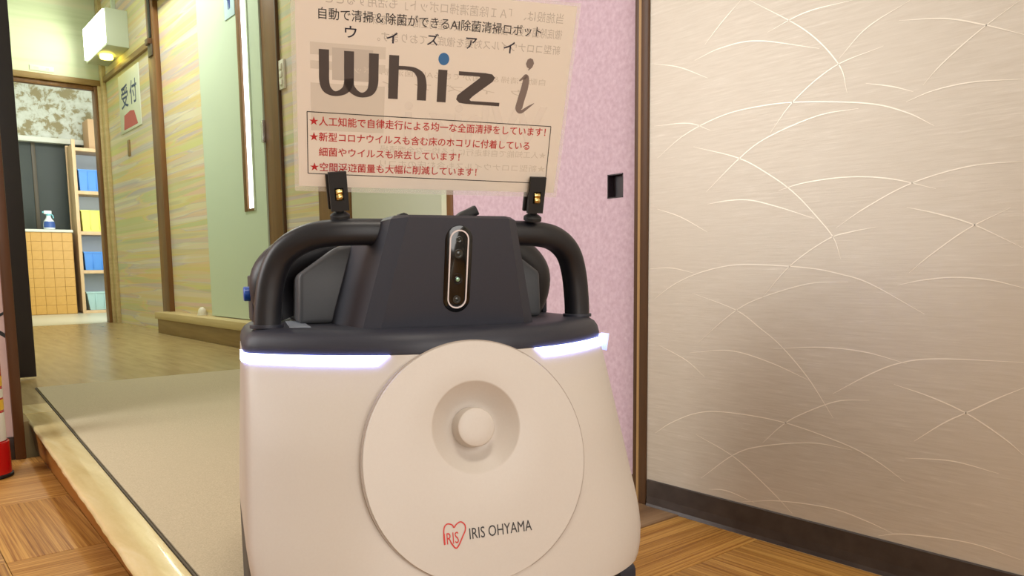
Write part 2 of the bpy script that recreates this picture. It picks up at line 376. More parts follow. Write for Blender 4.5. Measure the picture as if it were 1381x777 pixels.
# carpet mat
mt = empty('carpet_mat', (.8, 2.2, 0)); tag(mt, 'grey-beige carpet mat with dark edge lying on the corridor floor', 'carpet')
cp = [(matX(1.05), 1.05), (.95, 1.05), (1.40, 3.535), (.497, 3.543)]
def sub(P): return [(x-.8, y-2.2) for x, y in P]
prism('pile', sub([(matX(1.05)+.006, 1.056), (.944, 1.056), (1.393, 3.529), (.503, 3.537)]), .0005, .006, 'carpet', mt, .001)
for i in range(4):
    a, b = Vector(cp[i]), Vector(cp[(i+1) % 4]); d = (b-a).normalized(); nn = Vector((-d.y, d.x))*.0032
    prism('edge_binding', sub([a, b, b+nn, a+nn]), .0005, .0045, 'carpet_edge', mt)

# right wall with grass print
XR = 1.115
wr = struct(box('wall_right', (XR, XR+.06, -1.4, .948, 0, 2.75), 'champ', bev=0), 'champagne wallpaper wall printed with pale grass arcs', 'wall')
ARCS = [[(746,868),(648,799),(594,739),(580,697)],[(761,872),(797,846),(830,818)],[(712,811),(649,825),(576,824)],[(594,747),(554,781),(496,803)],[(850,797),(797,806),(729,802),(625,768)],[(703,657),(663,700),(602,737),(530,751)],[(510,780),(450,768),(403,749),(358,727)],[(475,688),(451,712),(409,743),(364,769)],[(496,670),(460,679),(413,681),(356,674)],[(929,644),(868,677),(794,697),(726,701),(654,696),(550,677),(495,656),(458,633)],[(822,576),(760,623),(710,650),(626,671),(562,672)],[(850,654),(760,625),(703,593),(659,561),(621,523),(593,490),(581,459)],[(938,809),(882,792),(823,763)],[(937,701),(862,695),(816,677)],[(819,555),(780,558),(738,556),(687,542),(624,520)],[(685,567),(641,575),(575,577),(514,569),(452,550)],[(589,505),(545,532),(484,560),(414,575),(350,575)],[(553,705),(516,694),(487,682)],[(489,528),(449,517),(403,500),(346,469)],[(482,438),(455,462),(410,495),(362,519)],[(497,421),(465,428),(426,432),(382,429),(342,419)],[(852,299),(770,309),(695,296),(621,272)],[(688,318),(608,326),(541,324),(480,312)],[(586,257),(531,292),(489,312),(440,322),(337,326)],[(703,162),(670,195),(639,217),(580,246),(530,254)],[(928,143),(891,168),(836,193),(778,203),(672,202),(573,185),(520,168),(475,144)],[(496,281),(446,269),(399,252),(354,226),(331,208)],[(465,204),(428,235),(399,254),(364,277),(335,294)],[(928,554),(876,537),(818,508)],[(921,308),(859,285),(819,259)],[(933,392),(888,419),(835,439),(774,451),(716,452),(631,446),(582,437),(536,423),(459,382)],[(836,317),(766,372),(715,398),(631,422),(568,425)],[(712,397),(662,450),(603,488),(566,498),(531,503)],[(848,404),(760,378),(713,350),(674,323),(626,276),(584,220)],[(944,447),(895,448),(845,439)],[(824,78),(758,132),(705,156),(618,176),(553,176)],[(836,155),(758,129),(691,89),(646,56)],[(738,55),(668,72),(584,80),(530,74),(489,65)],[(509,56),(472,68),(390,78),(327,72)],[(476,178),(415,185),(358,179)],[(807,62),(769,67),(714,58)]]
for q in range(75):      # the print carries on out of view: above and towards the camera
    y0, z0 = random.uniform(-1.1, .75), random.uniform(.15, 2.2)
    if y0 > -.1 and z0 < .95: z0 += .95
    s = random.choice((-1, 1)); l = random.uniform(140, 330)
    if y0*1000+s*l > 930: s = -1
    ARCS.append([(y0*1000, z0*1000), (y0*1000+s*l*.35, z0*1000+l*.22), (y0*1000+s*l, z0*1000+l*.3)])
MW = Matrix(((0, 0, -1, XR-.0004), (-1, 0, 0, 0), (0, 1, 0, 0), (0, 0, 0, 1)))      # flat print on a wall facing -X
toW = wr.location
for A_ in ARCS:
    k = len(A_)
    P = [(-y/1000, z/1000, (.0002 if i in (0, k-1) else .00075)) for i, (y, z) in enumerate(A_)]
    bm = stroke2d(P); mm = Matrix.Translation(-toW) @ MW
    flat('grass_stroke', bm, 'stroke', wr, mm)
# vinyl baseboard
bm = bmesh.new()
pr_ = [(0, 0), (-.007, 0), (-.0045, .006), (-.003, .02), (-.003, .050), (-.0015, .0515), (0, .0515)]
bm = loft([[(x, y, z) for x, z in pr_] for y in (-1.4, .945)])
b_ = from_bm('baseboard_right', bm, 'baseboard'); b_.location = (XR, 0, .0005)
struct(b_, 'charcoal vinyl baseboard along the champagne wall', 'baseboard')
# corner post beside the pink door
p_ = empty('trim_5', (XR+.02, .962, .002)); struct(p_, 'dark brown post between champagne wall and pink door', 'post')
box('post_body', (-.024, .03, -.0135, .004, 0, 2.74), 'brown_dark', p_)
box('door_stop', (-.0215, .03, .004, .0125, 0, 2.74), 'tan_edge', p_)
box('jamb', (-.018, .05, .0125, .024, 0, 2.74), 'brown_dark', p_)
# pink sliding door
d1 = empty('door_1', (1.15, 1.3, 0)); struct(d1, 'pink flocked sliding door with a square black pull', 'door')
bm = bmesh.new()
# panel with a square hole for the recessed pull
y0, y1, z0, z1 = .986-1.3, 1.592-1.3, .045, 2.6; hy0, hy1, hz0, hz1 = 1.0325-1.3, 1.0735-1.3, .584, .630
for (a, b, c, d) in ((y0, hy0, z0, z1), (hy1, y1, z0, z1), (hy0, hy1, z0, hz0), (hy0, hy1, hz1, z1)):
    bm_box(bm, -.011, .011, a, b, c, d)
from_bm('panel', bm, 'pink', d1)
bm = bmesh.new(); bm_box(bm, .003, .011, hy0, hy1, hz0, hz1)
for (a, b, c, d) in ((hy0, hy0+.002, hz0, hz1), (hy1-.002, hy1, hz0, hz1), (hy0, hy1, hz0, hz0+.002), (hy0, hy1, hz1-.002, hz1)): bm_box(bm, -.0115, .004, a, b, c, d)
from_bm('square_pull', bm, 'black_board', d1)
box('bottom_rail', (-.012, .012, y0, y1, .003, .045), 'brown_dark', d1)
box('end_stile', (-.014, .014, y1, y1+.026, .003, 2.6), 'brown', d1)
struct(box('wall_return', (1.165, 1.86, 1.618, 1.68, 0, 2.75), 'endwall', bev=0), 'return wall at the end of the pink door', 'wall')
struct(box('wall_behind_door', (1.166, 1.2, .99, 1.617, 0, 2.75), 'endwall', bev=0), 'plain wall behind the pink sliding door', 'wall')
struct(box('trim_6', (1.11, 1.165, .99, 1.618, 2.6, 2.75), 'brown', None), 'brown lintel over the pink door', 'lintel')

# corridor wall (facing -X)
XC = 1.80
struct(box('wall_corridor', (XC, XC+.06, 1.68, 7.86, 0, 2.9), 'stripe', bev=0), 'corridor wall in pastel brush-stripe wallpaper', 'wall')
struct(box('trim_7', (XC-.035, XC, 6.12, 6.30, 0, 2.9), 'brown'), 'brown post between the reception sign and the green door bay', 'post')
struct(box('trim_8', (XC-.012, XC, 4.078, 4.272, .16, 2.9), 'brown'), 'dark brown post on the hinge side of the green door', 'post')
struct(box('trim_9', (XC-.018, XC, 4.062, 4.078, .16, 2.9), 'brown_dark'), 'thin outer edge of the post beside the light switch', 'post')
struct(box('trim_10', (XC-.02, XC, 3.307, 3.633, .16, 2.9), 'brown'), 'wide brown post seen behind the left sign clip', 'post')
struct(box('trim_11', (XC-.025, XC, 6.30, 7.80, 2.117, 2.16), 'rail_h'), 'thin brown rail under the wall lamp', 'rail')
struct(box('trim_12', (XC-.09, XC, 1.70, 6.12, 2.39, 2.52), 'brown'), 'brown lintel over the green door bay', 'lintel')
struct(box('trim_13', (1.675, XC, 1.70, 6.20, .108, .158), 'sill'), 'pale pine sill under the green door', 'sill')
kb = struct(box('trim_14', (1.695, XC, 1.70, 6.20, .001, .108), 'kick', bev=.001), 'knotty pine kick board below the sill', 'kick board')
struct(box('trim_15', (XC-.03, XC, 7.72, 7.82, 0, 2.9), 'sill'), 'pale corner post beside the doorway', 'post')
# latch hardware on the post
lt = tag(empty('door_latch', (XC-.036, 6.21, 2.1)), 'dark metal door latch high on the brown post', 'latch')
box('slot', (-.006, 0, -.03, .03, .05, .36), 'black', lt); box('bolt', (-.03, 0, -.04, .04, .0, .04), 'brown_dark', lt); box('keeper', (-.012, 0, -.045, .045, -.08, .0), 'mullion', lt)
# green door with slot window
d2 = empty('door_2', (XC, 4.76, .16)); struct(d2, 'pale green door with a tall lit slot window', 'door')
def wy(Y): return Y-4.76
bm = bmesh.new()
for (a, b, c, d) in ((4.275, 4.43, .004, 2.22), (4.586, 5.255, .004, 2.22), (4.43, 4.586, .004, .64), (4.43, 4.586, 2.05, 2.22)): bm_box(bm, -.02, -.002, wy(a), wy(b), c, d)
from_bm('leaf', bm, 'green_door', d2)
box('glass', (-.012, -.006, wy(4.445), wy(4.545), .655, 2.035), 'lit_glass', d2, .0005)
wf = box('window_frame', (-.026, -.002, wy(4.545), wy(4.59), .64, 2.05), 'brown', d2)
box('window_frame', (-.026, -.002, wy(4.425), wy(4.445), .64, 2.05), 'green_door', d2); box('window_frame', (-.026, -.002, wy(4.445), wy(4.545), .64, .655), 'brown', d2)
hg = box('hinge', (-.03, -.002, wy(4.262), wy(4.285), 1.0, 1.12), 'chrome', d2); 
d3 = empty('door_3', (XC, 2.5, .16)); struct(d3, 'plain cream door behind the notice sheet', 'door')
box('leaf', (-.018, -.002, -.79, .8, .004, 2.22), 'cream_door', d3); box('door_handle', (-.06, -.018, -.7, -.6, .85, .88), 'chrome', d3, .004)

# end wall with doorway
YE = 7.83
struct(box('wall_end', (.33, 1.80, YE, YE+.07, 2.14, 2.9), 'endwall', bev=0), 'pale green wall above the doorway at the corridor end', 'wall')
struct(box('wall_end_side', (.33, .62, YE, YE+.07, 0, 2.14), 'endwall', bev=0), 'pale green wall left of the doorway', 'wall')
dr = empty('trim_16', (1.2, YE, 0)); struct(dr, 'brown door frame around the back room doorway', 'door frame')
box('head', (-.55, .585, -.03, .09, 2.095, 2.145), 'rail_h', dr); box('head_stop', (-.55, .54, 0, .06, 2.06, 2.095), 'brown', dr)
box('jamb', (.522, .548, -.012, .09, 0, 2.095), 'brown', dr); box('casing', (.548, .585, -.03, .07, 0, 2.095), 'sill', dr); box('jamb', (-.58, -.55, -.012, .09, 0, 2.095), 'brown', dr)
# left side: plaster wall stub, orange post, black board, corridor left wall
wl = struct(box('wall_left', (-1.3, .309, 2.66, 2.74, ZL, 2.75), 'pinkish_wall', bev=0), 'pinkish plaster wall beside the orange post', 'wall')
MY = Matrix(((1, 0, 0, 0), (0, 0, -1, 2.6595), (0, 1, 0, 0), (0, 0, 0, 1)))
for P in ([(.20, .32, .001), (.26, .322, .004), (.30, .334, .0042), (.3165, .3465, .0008)], [(.22, .30, .001), (.27, .296, .005), (.305, .277, .0052), (.323, .252, .001)]):
    flat('ink_stroke', stroke2d(P), 'black', wl, Matrix.Translation(-wl.location) @ MY)
struct(box('baseboard_left', (-1.3, .309, 2.652, 2.66, ZL, -.022), 'baseboard'), 'black baseboard behind the fire extinguisher', 'baseboard')
struct(box('trim_17', (.309, .336, 2.645, 2.76, ZL, 2.75), 'orange_post'), 'orange-brown post at the left edge', 'post')
struct(box('trim_18', (.33, .551, 3.86, 3.90, .012, 2.75), 'black_board'), 'black upright board behind the orange post', 'board')
struct(box('wall_corridor_left', (.25, .33, 2.76, 7.83, 0, 2.9), 'endwall', bev=0), 'left wall of the corridor', 'wall')
struct(box('wall_entrance', (-1.36, -1.3, -1.4, 2.74, ZL, 2.75), 'ceil', bev=0), 'wall of the entrance side', 'wall')
struct(box('ceiling', (-1.36, 1.2, -1.4, 2.76, 2.75, 2.8), 'ceil', bev=0), 'pale ceiling of the hall', 'ceiling')
struct(box('ceiling_corridor', (.25, 1.86, 2.76, 7.9, 2.9, 2.95), 'ceil', bev=0), 'pale ceiling of the corridor', 'ceiling')
struct(box('wall_rear', (-1.36, 1.2, -1.46, -1.4, ZL, 2.8), 'ceil', bev=0), 'plaster wall behind the viewer', 'wall')

# back room
struct(box('floor_room', (.6, 2.6, 7.90, 10.5, -.05, 0), 'roomfloor', bev=0), 'pale floor of the back room', 'floor')
struct(box('floor_sill', (.65, 1.80, 7.83, 7.90, -.05, .001), 'roomfloor', bev=0), 'pale sill in the doorway', 'door sill')
struct(box('wall_room_upper', (.6, 2.6, 10.36, 10.42, 1.985, 2.9), 'floral', bev=0), 'floral papered upper wall of the back room', 'wall')
struct(box('trim_19', (.6, 2.6, 10.30, 10.42, 1.93, 1.985), 'ledge'), 'white ledge below the floral wall', 'ledge')
w2 = empty('window_2', (1.6, 10.40, .93)); struct(w2, 'dark glazed cabinet doors behind the counter', 'window')
for a, b in ((-1, -.0), (.04, .5), (.54, 1.0)): box('pane', (a, b, 0, .02, 0, 1.0), 'dark_glass', w2)
for a in (0, .5): box('mullion', (a, a+.04, -.012, .02, 0, 1.0), 'mullion', w2)
struct(box('wall_room_lower', (.6, 2.6, 10.36, 10.42, 0, .93), 'endwall', bev=0), 'lower wall behind the counter', 'wall')
struct(box('wall_room_right', (2.6, 2.66, 7.9, 10.42, 0, 2.9), 'endwall', bev=0), 'right wall of the back room', 'wall')
struct(box('wall_room_left', (.54, .6, 7.9, 10.42, 0, 2.9), 'endwall', bev=0), 'left wall of the back room', 'wall')
struct(box('wall_room_front', (1.86, 2.66, 7.83, 7.9, 0, 2.9), 'endwall', bev=0), 'front wall of the back room', 'wall')
struct(box('ceiling_room', (.54, 2.66, 7.9, 10.42, 2.9, 2.95), 'ceil', bev=0), 'ceiling of the back room', 'ceiling')

# ================================================================== OBJECTS
# ---- counter with tiled front
ct = tag(empty('service_counter', (1.35, 10.1, 0)), 'tan tiled counter with white top in the back room', 'counter')
box('body', (-.7, .512, -.19, .2, 0, .905), 'tan_grout', ct)
box('countertop', (-.72, .52, -.21, .22, .905, .935), 'ledge', ct, .006)
tw = .1
tm = None
for i in range(9):
    for j in range(9):
        x0 = .508-(i+1)*tw; z0 = .004+j*tw
        if tm is None:
            bm = bmesh.new(); bm_box(bm, 0.0012, tw-.0012, -.006, 0, .0012, tw-.0012, .0012); o = from_bm('tile', bm, 'tan_tile', ct); tm = o.data
        else:
            o = bpy.data.objects.new('tile', tm); COL.objects.link(o); o.parent = ct
        o.location = (x0, -.19, z0)
# ---- spray bottle
sb = tag(empty('spray_bottle', (1.652, 9.96, .9365)), 'white spray bottle with teal trigger on the counter', 'bottle')
from_bm('body', lathe([(.045, 0), (.056, .006), (.058, .05), (.05, .09), (.026, .125), (.022, .15), (.022, .155)], 24), 'bottle', sb, 40)
bm = lathe([(.0475, 0), (.052, .0)], 24, False, False); bm.free()
bm = loft([[(r*math.cos(a), r*math.sin(a), z) for a in [math.radians(200+14*i) for i in range(11)]] for r, z in ((.0588, .02), (.059, .05), (.0525, .086))], False, False, False)
from_bm('label', bm, 'bottle_label', sb, 40)
h_ = box('trigger_head', (-.045, .03, -.02, .02, .165, .205), 'bottle', sb, .008); cyl('collar', (0, 0, .15), .026, .02, 'bottle_cap', sb)
bm = sweep([Vector((.02, 0, .175)), Vector((.042, 0, .15)), Vector((.046, 0, .125))], rrect(.012, .02, .004, 3), (0, 1, 0)); from_bm('trigger', bm, 'bottle_cap', sb, 40)
cyl('nozzle', (-.045, 0, .187), .01, .014, 'bottle_cap', sb, 'X')
# ---- shelf unit
sh_ = tag(empty('storage_shelf', (2.15, 9.9, 0)), 'pine shelf unit holding plastic bins beside the counter', 'shelf')
SX = 1.915-2.15
for x in (SX, .26):
    box('upright', (x, x+.035, 0, .03, 0, 1.93 if x < 0 else 1.90), 'pine', sh_); box('upright', (x, x+.035, .33, .36, 0, 1.9), 'pine', sh_); box('side_panel', (x+.008, x+.026, .03, .33, .02, 1.88), 'pine', sh_)
for z in (.015, .47, .905, 1.355, 1.83): box('shelf_board', (SX+.026, .268, .004, .345, z-.022, z+.016), 'pine', sh_)
box('back_panel', (SX+.03, .265, .345, .352, .04, 1.82), 'shelf_back', sh_)
def bin_(label, z, h, mt_, x0=1.968, x1=2.30, taper=.012):
    o = tag(empty('plastic_bin', ((x0+x1)/2, 10.05, z)), label, 'bin', 'plastic bins on the pine shelf'); w = (x1-x0)/2
    def ring(s, zz, e=0): return [(x*(w-s)*1+0, y*(.13-s)+0, zz) for x, y in ((-1, -1), (1, -1), (1, 1), (-1, 1))]
    bm = loft([ring(taper+.006, .006), ring(taper, 0), ring(0, h), ring(.004, h), ring(taper+.004, .008)], True, True); from_bm('tub', bm, mt_, o)
    bm = loft([ring(-.005, h-.014), ring(-.006, h+.002), ring(.003, h+.002), ring(.003, h-.014)], False, False); from_bm('rim', bm, mt_, o)
    for k in (-.45, .1, .5): box('rib', (k*w-.004, k*w+.004, -.133, -.118, .02, h-.02), mt_, o, .001)
bin_('blue plastic bin on the top tier of the pine shelf', 1.373, .235, 'bin_blue')
bin_('yellow plastic bin on the pine shelf', .923, .235, 'bin_yellow')
bin_('blue plastic bin below the yellow bin', .488, .205, 'bin_blue')
bin_('pale teal tub on the lowest board of the shelf', .033, .205, 'bin_clear', taper=.035)
cb = tag(empty('cardboard_box', (2.24, 10.08, 1.8475)), 'cardboard box with white label on top of the shelf', 'box')
box('carton', (-.135, .15, -.12, .15, 0, .33), 'cardboard', cb); box('flap_seam', (-.135, .15, .012, .018, .33, .332), 'mullion', cb); box('paper_label', (-.06, .06, -.1215, -.12, .06, .23), 'label_white', cb, 0)

# ---- wall lamp
wlp = tag(empty('wall_lamp', (XC, 7.27, 2.235)), 'lit square wall lamp box above the reception sign', 'lamp')
box('case', (-.165, 0, -.36, .355, 0, .285), 'lamp_case', wlp, .004)
box('cover', (-.18, -.165, -.345, .34, .02, .275), 'lamp_glow', wlp, .003)
cyl('pilot_lamp', (-.10, -.05, -.035), .05, .035, 'lamp_yellow', wlp)
box('conduit', (-.03, -.0, -.02, .02, .285, .66), 'lamp_case', wlp)
pl_ = bpy.data.lights.new('lamp_light', 'AREA'); pl_.shape = 'RECTANGLE'; pl_.size = .6; pl_.size_y = .25; pl_.energy = 5; pl_.color = (.93, 1, .72)
po = bpy.data.objects.new('lamp_light', pl_); COL.objects.link(po); po.location = (XC-.2, 7.27, 2.38); po.rotation_euler = Vector((-1, 0, -.1)).to_track_quat('-Z', 'Y').to_euler()
# ---- reception sign 受付
MS = lambda Y, Z, X: Matrix(((0, 0, -1, X), (-1, 0, 0, Y), (0, 1, 0, Z), (0, 0, 0, 1)))
rs = tag(empty('reception_sign', (XC, 6.985, 1.61)), 'white reception sign with blue characters and red shape under the lamp', 'sign')
box('board', (-.008, 0, -.305, .305, 0, .47), 'sign_white', rs, .002)
ms = MS(0, 0, -.0085)
text('lettering', '受', -.235, -.02, .19, .375, 'sign_navy', rs, ms, bold=.012); text('lettering', '付', .03, .235, .19, .375, 'sign_navy', rs, ms, bold=.012)
flat('red_arrow', poly2d([(-.2, .02), (.22, .02), (.13, .135), (.02, .15), (-.17, .135)]), 'sign_red', rs, ms)
# ---- restroom sign
rr = tag(empty('restroom_sign', (XC-.021, 4.682, 2.084)), 'pale blue restroom sign with a blue man figure on green door', 'sign')
rr.location = (XC-.021, 4.682, 1.924)
box('plate', (-.004, 0, -.08, .08, 0, .28), 'sign_pale_blue', rr, .001); ms = MS(0, 0, -.0045)
flat('figure', poly2d([(-.03, .10), (-.022, .10), (-.018, .05), (-.004, .045), (0, .1), (.004, .045), (.018, .05), (.022, .10), (.03, .10), (.038, .2), (-.038, .2)]), 'sign_blue', rr, ms)
flat('figure_head', poly2d([(.018*math.cos(a*.3927), .227+.018*math.sin(a*.3927)) for a in range(16)]), 'sign_blue', rr, ms)
# ---- light switch
sw = tag(empty('light_switch', (XC, 4.03, 1.405)), 'beige three-rocker light switch beside the dark post', 'switch')
box('plate', (-.012, 0, -.03, .032, 0, .15), 'white_plastic', sw)
for k in range(3): box('rocker', (-.018, -.012, -.014, .014, .02+k*.04, .05+k*.04), 'white_plastic', sw, .002)
tag(box('wall_hook_plate', (XC-.012, XC, 7.06, 7.11, 1.41, 1.54), 'rail_h'), 'small beige plate on the striped wall under the reception sign', 'wall plate')
nl = tag(empty('night_light', (XC-.03, 5.42, .158)), 'small white rounded plug light on the pine sill', 'light')
from_bm('dome', lathe([(.028, 0), (.03, .01), (.024, .04), (.008, .056)], 20), 'white_plastic', nl, 50); cyl('base', (0, 0, 0), .034, .006, 'white_plastic', nl)
# ---- name plate above doorway
np_ = tag(empty('door_plate', (1.33, YE, 2.165)), 'small white plate above the back room doorway', 'sign')
box('plate', (-.09, .09, -.006, 0, 0, .045), 'sign_white', np_, .001)
for x, w in ((-.06, .035), (.03, .025)): box('mark', (x, x+w, -.0068, -.006, .012, .032), 'lamp_case', np_, 0)

# ---- fire extinguisher in its stand
st = tag(empty('extinguisher_stand', (.222, 2.47, ZL+.0005)), 'red round stand holding the fire extinguisher', 'stand')
from_bm('cup', lathe([(.052, 0), (.0565, .004), (.0555, .095), (.053, .097), (.050, .095), (.050, .008)], 36, True, True), 'red', st, 40); from_bm('foot_ring', lathe([(.056, 0), (.06, .002), (.06, .008), (.056, .01)], 36, True, True), 'rubber', st, 40)
fe = tag(empty('fire_extinguisher', (.222, 2.47, ZL+.009)), 'red fire extinguisher with printed label at the left edge', 'fire extinguisher')
from_bm('cylinder', lathe([(.042, 0), (.048, .008), (.0485, .30), (.044, .335), (.026, .36), (.017, .368), (.017, .385)], 36), 'red', fe, 40)
def band(nm, z0, z1, mt_, a0=-200, a1=60, r=.0489):
    bm = loft([[(r*math.cos(math.radians(a0+(a1-a0)*i/28)), r*math.sin(math.radians(a0+(a1-a0)*i/28)), z) for i in range(29)] for z in (z0, z1)], False, False, False); from_bm(nm, bm, mt_, fe, 60)
band('label_band', .09, .165, 'label_white'); band('label_band', .172, .2, 'label_yellow'); band('label_band', .205, .228, 'label_white'); band('label_icon', .236, .262, 'label_yellow')
box('valve', (-.016, .016, -.014, .014, .382, .41), 'chrome', fe, .003); box('lever', (-.07, .03, -.009, .009, .412, .42), 'rubber', fe, .003); box('lever', (-.075, .02, -.009, .009, .395, .402), 'rubber', fe, .003)
bm = sweep(catmull([(.016, 0, .395), (.05, 0, .38), (.058, 0, .3), (.054, 0, .2)]), rrect(.014, .014, .0065, 3), (0, 1, 0)); ho = from_bm('hose', bm, 'rubber', fe, 50); ho.rotation_euler = (0, 0, math.radians(150))

# ================================================================== CLEANING ROBOT
RZ = math.radians(-17.7); RL = (.497, .658, 0)
rb = tag(empty('cleaning_robot', RL, RZ), 'white and charcoal cleaning robot with a round front cover and lit blue strips', 'robot')
ZO = .239
def xe(z):
    e = .232-.012*max(0, (z-.13))/.23
    zb, rx, rz = .085, .034, .085
    if z < zb+rz: e -= rx*(1-math.sqrt(max(0, 1-((zb+rz-z)/rz)**2)))
    return e
def yc(z): return .002+.194*(z-ZO)
def ysd(z): return .04+.41*(z-.13)
def front(s, z, off=0):
    e = xe(z); p = 2.2+1.6*min(1, max(0, (.345-z)/.08)); y = yc(z)+(ysd(z)-yc(z))*abs(s)**p
    rr_ = math.hypot(s*e, z-.272)/.105
    if rr_ < 1: y += .03*(1-rr_*rr_)**2      # hollow behind the round cover
    if off:
        dy = (ysd(z)-yc(z))*p*abs(s)**(p-1)*(1 if s > 0 else -1)/e
        nn = Vector((dy, -1)).normalized(); return (s*e+nn.x*off, y+nn.y*off)
    return (s*e, y)
def outline(z, inset=0):
    P = [front(-1+2*i/48, z) for i in range(49)]
    e, y = xe(z), ysd(z)
    S = [(e+.004, y+.008), (e+.006, y+.02), (e+.006, y+.05), (e+.002, .30), (e-.012, .36), (e-.035, .395), (e-.07, .41)]
    P = P+S+[(-x, yy) for x, yy in S[::-1]]
    if inset:
        c = Vector((0, .22)); out = []
        for i, p in enumerate(P):
            a, b = Vector(P[i-1]), Vector(P[(i+1) % len(P)]); t = (b-a).normalized(); nn = Vector((-t.y, t.x))
            out.append(tuple(Vector(p)+nn*inset))
        P = out
    return P
def rings(levels): return [[(x, y, z) for x, y in outline(zo, ins)] for z, zo, ins in levels]
zs = [.085, .087, .092, .10, .112, .13]+[.15+.015*i for i in range(13)]+[.345, .3595]
bm = loft([[(x, y, z) for x, y in outline(z, .012 if i == 0 else (.005 if i == 1 else 0))] for i, z in enumerate(zs)])
from_bm('front_shell', bm, 'shell', rb, 40)
bm = loft(rings([(.360, .36, .0005), (.366, .36, 0), (.374, .36, .002), (.380, .36, .006), (.3845, .36, .013), (.386, .36, .022)]))
from_bm('deck', bm, 'deck', rb, 40)
for s in (-1, 1):                                   # panel seam lines on the deck
    bm = stroke2d([(0, 0, .0004), (.03*s, .045, .0004)]); 
    flat('deck_seam', bm, 'black', rb, Matrix.Translation((.118*s, .075, .3866)))
# base and wheels
def base_ring(z, ins): return [(x*.985, y+.012, z) for x, y in outline(.13, ins)]
bm = loft([base_ring(.022, .02), base_ring(.026, .012), base_ring(.06, .006), base_ring(.084, .01)]); from_bm('base', bm, 'rubber', rb, 40)
for s in (-1, 1):
    o = box('bumper', (s*.19-.035, s*.19+.035, .04, .075, .03, .08), 'deck', rb, .008)
    box('side_skirt', (s*.225-.006, s*.225+.006, .12, .33, .025, .155), 'deck', rb, .004)
    w_ = cyl('wheel', (s*.15+.02, .30, .045), .045, .04, 'rubber', rb, 'X'); cyl('caster', (s*.12+.01, .10, .02), .02, .02, 'rubber', rb, 'X')
# light strips
def strip(sgn):
    R_ = []
    def track(z, x0, off):
        e, y = xe(z), ysd(z); P = []
        for i in range(31): P.append(front(x0/e+(1-x0/e)*i/30, z, off))
        return P+[(e+.004+off, y+.008), (e+.006+off, y+.02), (e+.006+off, y+.05)]
    A_, B_, C_, D_ = track(.3595, .084, .0002), track(.3595, .084, .0022), track(.3488, .097, .0022), track(.3488, .097, .0002)
    for a, b, c, d in zip(A_, B_, C_, D_):
        r = [(sgn*a[0], a[1], .3595), (sgn*b[0], b[1], .3595), (sgn*c[0], c[1], .3488), (sgn*d[0], d[1], .3488)]
        R_.append(r if sgn > 0 else r[::-1])
    return from_bm('light_strip', loft(R_), 'led', rb, 40)
for s in (-1, 1):
    ls = strip(s)
    if s < 0: continue
    x_ = s*.232
    bm = bmesh.new(); P = [(x_, .135, .361), (x_+s*.013, .152, .361), (x_+s*.0105, .154, .338), (x_+s*.002, .14, .350)]
    lo = [bm.verts.new(p) for p in P]; hi = [bm.verts.new((p[0]-s*.001, p[1]+.02, p[2])) for p in P]
    bm.faces.new(lo); bm.faces.new(hi[::-1])
    for i in range(4): bm.faces.new((lo[i], lo[(i+1) % 4], hi[(i+1) % 4], hi[i]))
    from_bm('light_end', bm, 'fin', ls)
# round cover: plane frame
uu = Vector((0, .1908, .9816)); nn_ = Vector((0, -.9816, .1908))
MP = Matrix(((1, 0, nn_.x, .002), (0, uu.y, nn_.y, 0), (0, uu.z, nn_.z, ZO), (0, 0, 0, 1)))
CU, RXD, RUD, NS = .0055, .1265, .1305, 96
def ell(k, d, cu=CU, rx=RXD, ru=RUD): return [((rx*k)*math.cos(2*math.pi*i/NS), cu+(ru*k)*math.sin(2*math.pi*i/NS), d) for i in range(NS)]
def circ(r, d, cu=.0415): return [(r*math.cos(2*math.pi*i/NS), cu+r*math.sin(2*math.pi*i/NS), d) for i in range(NS)]
rg = [ell(.985, -.03), ell(.985, -.006), ell(.998, -.0045), ell(1, -.003), ell(.998, -.001), ell(.993, 0)]
# intermediate annulus, then the dish
rg += [[tuple(Vector(a)*(1-k)+Vector(b)*k) for a, b in zip(ell(.993, 0), circ(.0515, 0))] for k in (.5, 1)]
rg += [circ(r, d) for r, d in ((.0502, -.0003), (.0492, -.0012), (.0475, -.0028), (.042, -.0078), (.036, -.0128), (.031, -.0165), (.027, -.0186), (.0215, -.0192))]
bm = loft(rg, True, True); dc = from_bm('round_cover', bm, 'shell', rb, 35); dc.data.transform(MP)
bm = loft([ell(.97, -.03), ell(1.009, -.03), ell(1.009, -.0022), ell(.97, -.0026), ell(.97, -.03)], False, False); pn = from_bm('cover_gap_shade', bm, 'gap_shade', rb, 35); pn.data.transform(MP)  # added ring whose colour draws the shade line of the cover's groove
bm = loft([circ(.0225, -.0195), circ(.0215, -.003), circ(.0205, -.0012), circ(.0185, -.0004), circ(.010, 0)], True, True); kn = from_bm('knob', bm, 'shell', dc, 35); kn.data.transform(MP)
ML = MP @ Matrix.Translation((-.0028, 0, .0004))
def off(P): return P
HP = [(-.0432, -.0785, .0007), (-.0434, -.069, .0007), (-.0422, -.0605, .0007), (-.0385, -.0572, .0007), (-.0335, -.0588, .0007), (-.0315, -.0618, .0007), (-.0287, -.0588, .0007), (-.0238, -.0568, .0007), (-.0196, -.0602, .0007), (-.0192, -.0655, .0007), (-.0225, -.072, .0007), (-.0303, -.0835, .0008), (-.0365, -.0765, .0008)]
lg = flat('heart_emblem', stroke2d(HP, 5), 'logo_red', dc, ML)
text('emblem_lettering', 'IRIS', -.0432, -.0272, -.0785, -.0665, 'logo_red', lg, ML @ Matrix.Translation((0, 0, .0001)))
text('maker_lettering', 'IRIS OHYAMA', -.0150, .0572, -.0765, -.0648, 'logo_black', dc, ML)
